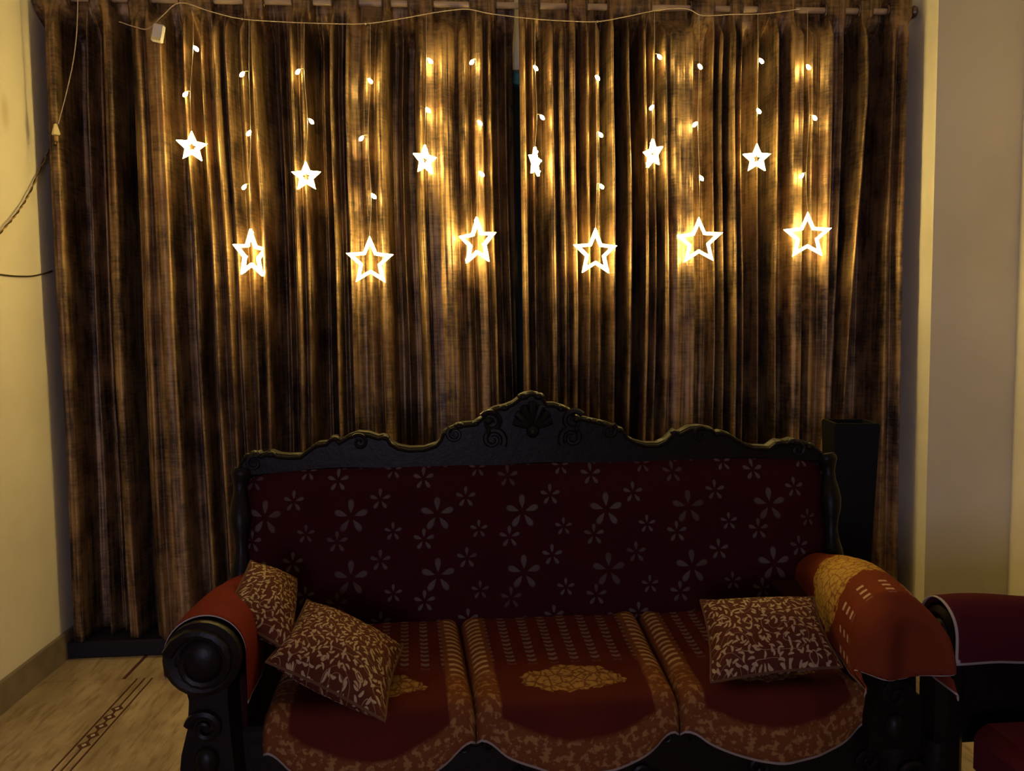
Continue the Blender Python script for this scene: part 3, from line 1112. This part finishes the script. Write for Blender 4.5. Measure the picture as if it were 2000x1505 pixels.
for side in (-1, 1):
    N = 16
    V, Fc = [], []
    m = 20
    for i in range(N + 1):
        x, y, z, r = arm_line(side, i / N)
        r -= .006
        for k in range(m):
            a = 2 * pi * k / m
            V.append((x + r * cos(a), y, z + r * sin(a)))
    Fc = [(i * m + k, (i + 1) * m + k, (i + 1) * m + (k + 1) % m, i * m + (k + 1) % m) for i in range(N) for k in range(m)]
    Fc += [tuple(range(m)), tuple(N * m + k for k in range(m))[::-1]]
    b = MB()
    b.add(V, Fc)
    arm = b.build('arm', M_UNDER, sofa)
    x, y, z, r = arm_line(side, 1)
    fr = MB()
    pf = []
    for k in range(25):
        a = pi * 1.15 - k * (1.3 * pi) / 24
        pf.append((x + (r + .004) * cos(a), z + (r + .004) * sin(a)))
    # volute face of the arm, narrowing into the leg below
    fr.lathe([(r * .98, 0), (r * .98, -.022), (r * .84, -.030), (r * .55, -.024), (r * .45, -.034), (r * .1, -.040)], (x, y - .002 + (.022 if side > 0 else 0), z), 'y', 28)
    sc_ = fr.build('arm_scroll', M_WOOD, sofa)
    MB().tube(spiral(x, z - .005, r * .86, 1.8, .3, side, y - (.030 if side < 0 else .006)), [.013 - .0003 * i for i in range(27)], 8).build('scroll_carving', M_WOOD, sc_)
    # roll hanging off the outer side of the scroll
    ox = x + side * (.072 if side < 0 else .045)
    oz = z - (.020 if side < 0 else .05)
    if side < 0:
        ox, oz = at_y(352, 1290, -1.58).x, at_y(352, 1290, -1.58).z
    MB().lathe([(.006, .0), (.030, -.004), (.040, -.014), (.041, -.10), (.036, -.112), (.020, -.118), (.012, -.128), (.003, -.130)],
               (ox + (.0 if side < 0 else 0), -1.46, oz), 'y', 22).build('scroll_roll', M_WOOD, sc_)
    # support under the arm
    st_ = []
    a0 = -.555 if side < 0 else .985
    V0 = [(a0 - .062, .60), (a0 - .045 * 1, .52), (a0 - .050, .46), (a0 - .066, .40), (a0 - .074, .33)]
    V1 = [(a0 + .062, .60), (a0 + .060, .52), (a0 + .062, .46), (a0 + .066, .40), (a0 + .070, .33)]
    L = len(V0)
    V = []
    for (xa, za), (xb, zb) in zip(V0, V1):
        V += [(xa, -1.50, za), (xa + .012, -1.56, za), (xb - .012, -1.56, zb), (xb, -1.50, zb)]
    Fc = []
    for i in range(L - 1):
        for k in range(4):
            Fc.append((i * 4 + k, i * 4 + (k + 1) % 4, (i + 1) * 4 + (k + 1) % 4, (i + 1) * 4 + k))
    Fc += [(0, 1, 2, 3), tuple((L - 1) * 4 + k for k in (3, 2, 1, 0))]
    b = MB()
    b.add(V, Fc)
    sp = b.build('arm_support', M_WOOD, sofa)
    carve(a0, .46, .036, side, y=-1.565, parent=sp, a0=.2)
    MB().ball((a0, -1.565, .385), .026, (1, .7, 1.3), 10, 7).build('carved_leaf', M_WOOD, sp)
    # side panel
    MB().box((a0 - side * .028, -1.255, .33), (.085, .50, .44), .008).build('side_panel', M_UNDER, sofa)


def hem_uv(ob, vals):
    me = ob.data
    l = me.uv_layers.new(name='UVHem')
    vi = [0] * len(me.loops)
    me.loops.foreach_get('vertex_index', vi)
    flat = []
    for i in vi:
        flat += (vals[i], 0.0)
    l.data.foreach_set('uv', flat)


# seat covers
def seat_cover(xb0, xb1, xf0, xf1, label, drop, hem_in):
    nu, nv = 44, 46
    V, uvs, hm = [], [], []
    for j in range(nv):
        for i in range(nu):
            s_ = i / (nu - 1)
            # top: v 0..1 flat run, then round the front
            Lt = .515
            sp = max(0.0, sin(pi * s_)) ** .8
            Ld = .052 + drop * sp
            tot = Lt + Ld
            d = tot * j / (nv - 1)
            tt = min(1, d / Lt)
            x = (xb0 + (xb1 - xb0) * s_) * (1 - tt) + (xf0 + (xf1 - xf0) * s_) * tt
            edge = min(s_, 1 - s_) * (xf1 - xf0)
            crown = .458 - .020 * max(0, 1 - edge / .020) ** 2 + .008 * math.exp(-((edge - .035) / .02) ** 2) + .006 * sp
            yb_ = -1.005
            r = .040
            if d < Lt - r:
                y, z = yb_ - d, crown
            else:
                e = d - (Lt - r)
                a = e / r
                if a < pi / 2:
                    y = yb_ - (Lt - r) - r * sin(a)
                    z = crown - r * (1 - cos(a))
                else:
                    y = yb_ - Lt - .001 - .022 * sp * min(1, (e - r * pi / 2) / .05)
                    z = crown - r - (e - r * pi / 2)
            y -= .030 * sp * sm((tt - .5) * 2) * (.5 + .5 * sp) * .8
            z += noise.noise(Vector((x * 9, y * 7, 2))) * .005
            y -= noise.noise(Vector((x * 16, z * 6, 4))) * .007 * sm((tt - .8) * 5)
            V.append((x, y, z))
            uvs.append((s_ * .47, d))
            hm.append(tot - d)
    Fc = [(j * nu + i, (j + 1) * nu + i, (j + 1) * nu + i + 1, j * nu + i + 1) for j in range(nv - 1) for i in range(nu - 1)]
    b = MB()
    b.add(V, Fc)
    for k, q in enumerate(uvs):
        b.uv[k] = q
    o = b.build('seat_cover', M_COVER, sharp=180, org=((xf0 + xf1) / 2, -1.25, .44))
    hem_uv(o, hm)
    md = o.modifiers.new('thickness', 'SOLIDIFY')
    md.thickness = .003
    md.offset = 1
    tag(o, label, 'seat cover', 'three printed covers on the sofa seat')


seat_cover(-.475, -.012, -.445, .024, 'red and gold printed cloth over the left seat, largely under a leaf-patterned cushion', .105, 0)
seat_cover(-.008, .515, .028, .492, 'red and gold printed cloth with a flower bouquet over the middle seat', .085, 0)
seat_cover(.519, .985, .496, .955, 'red and gold printed cloth over the right seat, under the right cushion', .080, 0)


def arm_cover(side, label, mat, inner, outer, v0, v1, flap):
    """cloth over the rolled arm; inner/outer = side drops; flap = how far it hangs over the front"""
    nu, nv = 40, 54
    V, uvs, hm = [], [], []
    Lv = .56 * (v1 - v0)
    arc = pi * .085
    for j in range(nv):
        dd = (Lv + flap) * j / (nv - 1)
        t = min(1, v0 + (dd / Lv) * (v1 - v0))
        x, y, z, r = arm_line(side, t)
        r += .004
        over = max(0, dd - Lv)
        for i in range(nu):
            s_ = i / (nu - 1)
            L = inner + arc + outer
            a = s_ * L
            if a < inner:
                px_, pz_ = x - side * r, z - (inner - a)
            elif a > inner + arc:
                px_, pz_ = x + side * r, z - (a - inner - arc)
            else:
                g = pi * (a - inner) / arc
                px_, pz_ = x - side * r * cos(g), z + r * sin(g)
            py_ = y
            if over > 0:
                hemz = .520 + .02 * abs(sin(s_ * pi * 2.0)) - .0 * s_
                zz = pz_ - over * 1.0
                rr = min(1, over / .035)
                py_ = y - .062 * sin(rr * pi / 2) - .026 * sin(s_ * 19 + 1.0) * min(1, over / .07)
                pz_ = max(min(pz_, hemz + (pz_ - hemz) * .0 if pz_ < hemz else hemz), zz) if pz_ > hemz else pz_ - over * .10
                pz_ += -.006 * sin(s_ * 15)
                px_ = x + (px_ - x) * (1 + .10 * min(1, over / .1))
            else:
                px_ += side * noise.noise(Vector((t * 6, a * 9, 3))) * .004
                pz_ += noise.noise(Vector((t * 5, a * 8, 7))) * .004
            V.append((px_, py_, pz_))
            uvs.append((a, dd))
            hm.append(min(a, L - a, Lv + flap - dd))
    q = [(j * nu + i, (j + 1) * nu + i, (j + 1) * nu + i + 1, j * nu + i + 1) for j in range(nv - 1) for i in range(nu - 1)]
    if side < 0:
        q = [k[::-1] for k in q]
    b = MB()
    b.add(V, q)
    for k, c in enumerate(uvs):
        b.uv[k] = c
    x, y, z, r = arm_line(side, .5)
    o = b.build('arm_cover', mat, sharp=180, org=(x, y, z))
    hem_uv(o, hm)
    md = o.modifiers.new('thickness', 'SOLIDIFY')
    md.thickness = .003
    md.offset = 0
    return tag(o, label, 'arm cover')


arm_cover(-1, 'plain red cloth draped over the left arm of the sofa', m_armcover('plain_red_arm_cloth', [], dashes=0.0), .11, .05, .0, 1.06, .0)
arm_cover(1, 'red cloth with a gold flower patch draped over the right arm of the sofa',
          m_armcover('gold_patch_arm_cloth', [(.21, .29, .16, .12), (.12, .34, .10, .10)], ((.115, .021, .008), (.15, .028, .011))), .09, .10, .02, 1.03, .19)


# ------------------------------------------------------------------ cushions
def cushion(corners, thick, label, org_uv, sc=1.0):
    """corners: four points in order round the cushion"""
    A, B_, C_, D_ = [Vector(c) for c in corners]
    nrm = ((C_ - A).cross(D_ - B_)).normalized()
    if nrm.dot(CAM - A) < 0:
        nrm = -nrm
    cen = (A + B_ + C_ + D_) / 4
    lu = ((B_ - A).length + (C_ - D_).length) / 2
    lv = ((D_ - A).length + (C_ - B_).length) / 2
    n = 26
    b = MB()
    for sgn in (1, -1):
        o = len(b.v)
        for j in range(n):
            for i in range(n):
                u, v = i / (n - 1), j / (n - 1)
                # edges pull in between the corners
                pu = u + .035 * sin(pi * v) * (1 - 2 * u)
                pv = v + .035 * sin(pi * u) * (1 - 2 * v)
                P = (A * (1 - pu) + B_ * pu) * (1 - pv) + (D_ * (1 - pu) + C_ * pu) * pv
                h = (max(0, 1 - abs(2 * u - 1) ** 2.6) * max(0, 1 - abs(2 * v - 1) ** 2.6)) ** .55
                P = P + nrm * (sgn * thick * .5 * h + noise.noise(Vector((u * 3, v * 3, lu * 50))) * .008 * h)
                b.v.append(P)
                b.uv[len(b.v) - 1] = (u * lu * sc + org_uv, v * lv * sc + org_uv)
        for j in range(n - 1):
            for i in range(n - 1):
                q = (o + j * n + i, o + j * n + i + 1, o + (j + 1) * n + i + 1, o + (j + 1) * n + i)
                b.f.append(q if sgn > 0 else q[::-1])
    r = thing('cushion', cen - nrm * thick * .5, label, 'cushion', 'gold-leaf cushions on the sofa')
    b.build('cushion_body', M_LEAF, r, sharp=180)
    # corded seam round the edge
    rim = []
    N = 20
    for k in range(4):
        P0, P1 = [(A, B_), (B_, C_), (C_, D_), (D_, A)][k]
        inn = (cen - (P0 + P1) / 2) * .07
        for i in range(N):
            t = i / N
            rim.append(P0 * (1 - t) + P1 * t + inn * sin(pi * t))
    rim.append(rim[0])
    MB().tube(rim, .0035, 6).build('piping', M_PIPE, r)
    return r


cushion([at_z(600, 1172, .615), at_z(520, 1292, .560), at_z(752, 1408, .495), at_z(787, 1262, .520)], .12,
        'large brown cushion with gold vine leaves leaning at the left end of the sofa', .0)
cushion([at_z(1368, 1172, .60), at_z(1588, 1166, .615), at_z(1645, 1302, .510), at_z(1388, 1332, .495)], .11,
        'brown cushion with gold vine leaves resting against the right arm', 1.3)
cushion([at_z(490, 1095, .735), at_z(430, 1205, .665), at_z(570, 1275, .56), at_z(580, 1130, .62)], .09,
        'brown leaf cushion tucked behind the large one, against the left arm', 2.1)

# ------------------------------------------------------------------ tall black planter behind the sofa
c = at_y(1660, 822, -.5)
pl = thing('planter', (c.x, -.5, 0), 'tall tapered matte black planter behind the right end of the sofa', 'planter')
b = MB()
hw_t, hw_b, H = .078, .046, c.z
V = []
for (h, z) in ((hw_b * .9, 0), (hw_b, .01), (hw_t, H - .012), (hw_t - .004, H), (hw_t - .014, H), (hw_t - .02, H - .10)):
    R2 = Matrix.Rotation(rad(-10), 3, 'Z')
    for sx, sy in ((-1, -1), (1, -1), (1, 1), (-1, 1)):
        V.append(R2 @ Vector((sx * h, sy * h, 0)) + Vector((c.x, -.5, z)))
Fc = [(i * 4 + k, i * 4 + (k + 1) % 4, (i + 1) * 4 + (k + 1) % 4, (i + 1) * 4 + k) for i in range(5) for k in range(4)]
Fc += [(3, 2, 1, 0), (20, 21, 22, 23)]
b.add(V, Fc)
b.build('planter_body', M_BLACK, pl)

# ------------------------------------------------------------------ armchair at the right edge, facing left
ac = thing('armchair', (1.55, -1.80, 0), 'dark carved armchair facing left at the right edge, red cloth over its arm', 'armchair')
CX0 = 1.10
MB().box((CX0 + .32, -1.86, .36), (.60, .50, .13), .03).build('seat', m_armcover('purple_red_seat_cloth', [(.1, .1, .1, .08)], ((.06, .008, .014), (.085, .012, .018)), hem=False), ac)
b = MB()
top = [(CX0 + .02 + .62 * i / 20, .30) for i in range(21)]
bot = [(x, .17 - .03 * abs(sin(i / 20 * pi * 2))) for i, (x, z) in enumerate(top)]
b.slab(top, bot, -2.10, -1.62, .006)
b.build('seat_rail', M_WOOD, ac)
for yy in (-1.50, -2.19):
    V = []
    m, N = 20, 10
    for i in range(N + 1):
        t = i / N
        for k in range(m):
            a = 2 * pi * k / m
            V.append((CX0 + .045 + .60 * t, yy + .062 * cos(a), .580 + .010 * sin(t * 3) + .062 * sin(a)))
    b = MB()
    b.add(V, [(i * m + k, i * m + (k + 1) % m, (i + 1) * m + (k + 1) % m, (i + 1) * m + k) for i in range(N) for k in range(m)] +
          [tuple(range(m))[::-1], tuple(N * m + k for k in range(m))])
    a_ = b.build('arm', M_UNDER, ac)
    MB().lathe([(.060, 0), (.060, -.016), (.045, -.024), (.03, -.018), (.022, -.028), (.003, -.03)], (CX0 + .045, yy, .58), 'x', 24).build('arm_scroll', M_WOOD, a_)
    MB().box((CX0 + .35, yy, .42), (.58, .045, .22), .01).box((CX0 + .035, yy, .36), (.07, .10, .36), .02).build('arm_panel', M_WOOD, ac)
    for xx in (CX0 + .030, CX0 + .62):
        MB().tube(smooth([Vector((xx, yy, .32)), Vector((xx - .012, yy, .22)), Vector((xx + .006, yy, .10)), Vector((xx - .008, yy, 0))]),
                  [.046, .046, .045, .042, .038, .034, .030, .027, .025, .025, .027, .030, .030], 10).build('leg', M_WOOD, ac)
b = MB()
b.grid(lambda u, v: (CX0 + .66 + .10 * v - .05 * (1 - abs(2 * u - 1) ** 6) * (1 - abs(2 * v - 1) ** 4), -2.2 + .72 * u, .36 + .52 * v), 24, 16,
       lambda u, v: (.72 * u, .52 * v))
b.build('back_cushion', M_BACKF, ac)
MB().box((CX0 + .77, -1.84, .58), (.05, .80, .72), .02).build('back_frame', M_WOOD, ac)
# cloth over the far arm
nu, nv = 30, 30
V, uvs, hm = [], [], []
for j in range(nv):
    dd = .62 * j / (nv - 1)
    for i in range(nu):
        a = .33 * i / (nu - 1)
        arc = pi * .066
        x = CX0 + .02 + dd
        if a < .06:
            q = (-.066 - .003, -.0 - (.06 - a))
        elif a > .06 + arc:
            q = (.066 + .003, -(a - .06 - arc))
        else:
            g = pi * (a - .06) / arc
            q = (-.068 * cos(g), .068 * sin(g))
        V.append((x, -1.50 + q[0], .585 + q[1] + .014 * sin(dd * 14 + .6) * (.6 if q[1] > 0 else .2) + noise.noise(Vector((x * 8, a * 9, 3))) * .006))
        uvs.append((a, dd))
        hm.append(min(a, .33 - a, dd))
b = MB()
b.add(V, [(j * nu + i, j * nu + i + 1, (j + 1) * nu + i + 1, (j + 1) * nu + i) for j in range(nv - 1) for i in range(nu - 1)])
for k, q in enumerate(uvs):
    b.uv[k] = q
o = b.build('arm_cover', m_armcover('plum_arm_cloth', [], dashes=0.0, base=((.050, .007, .011), (.070, .010, .013))), sharp=180, org=(CX0 + .3, -1.5, .62))
hem_uv(o, hm)
o.modifiers.new('thickness', 'SOLIDIFY').thickness = .003
tag(o, 'plum red cloth with a pale hem over the arm of the right-hand armchair', 'arm cover')
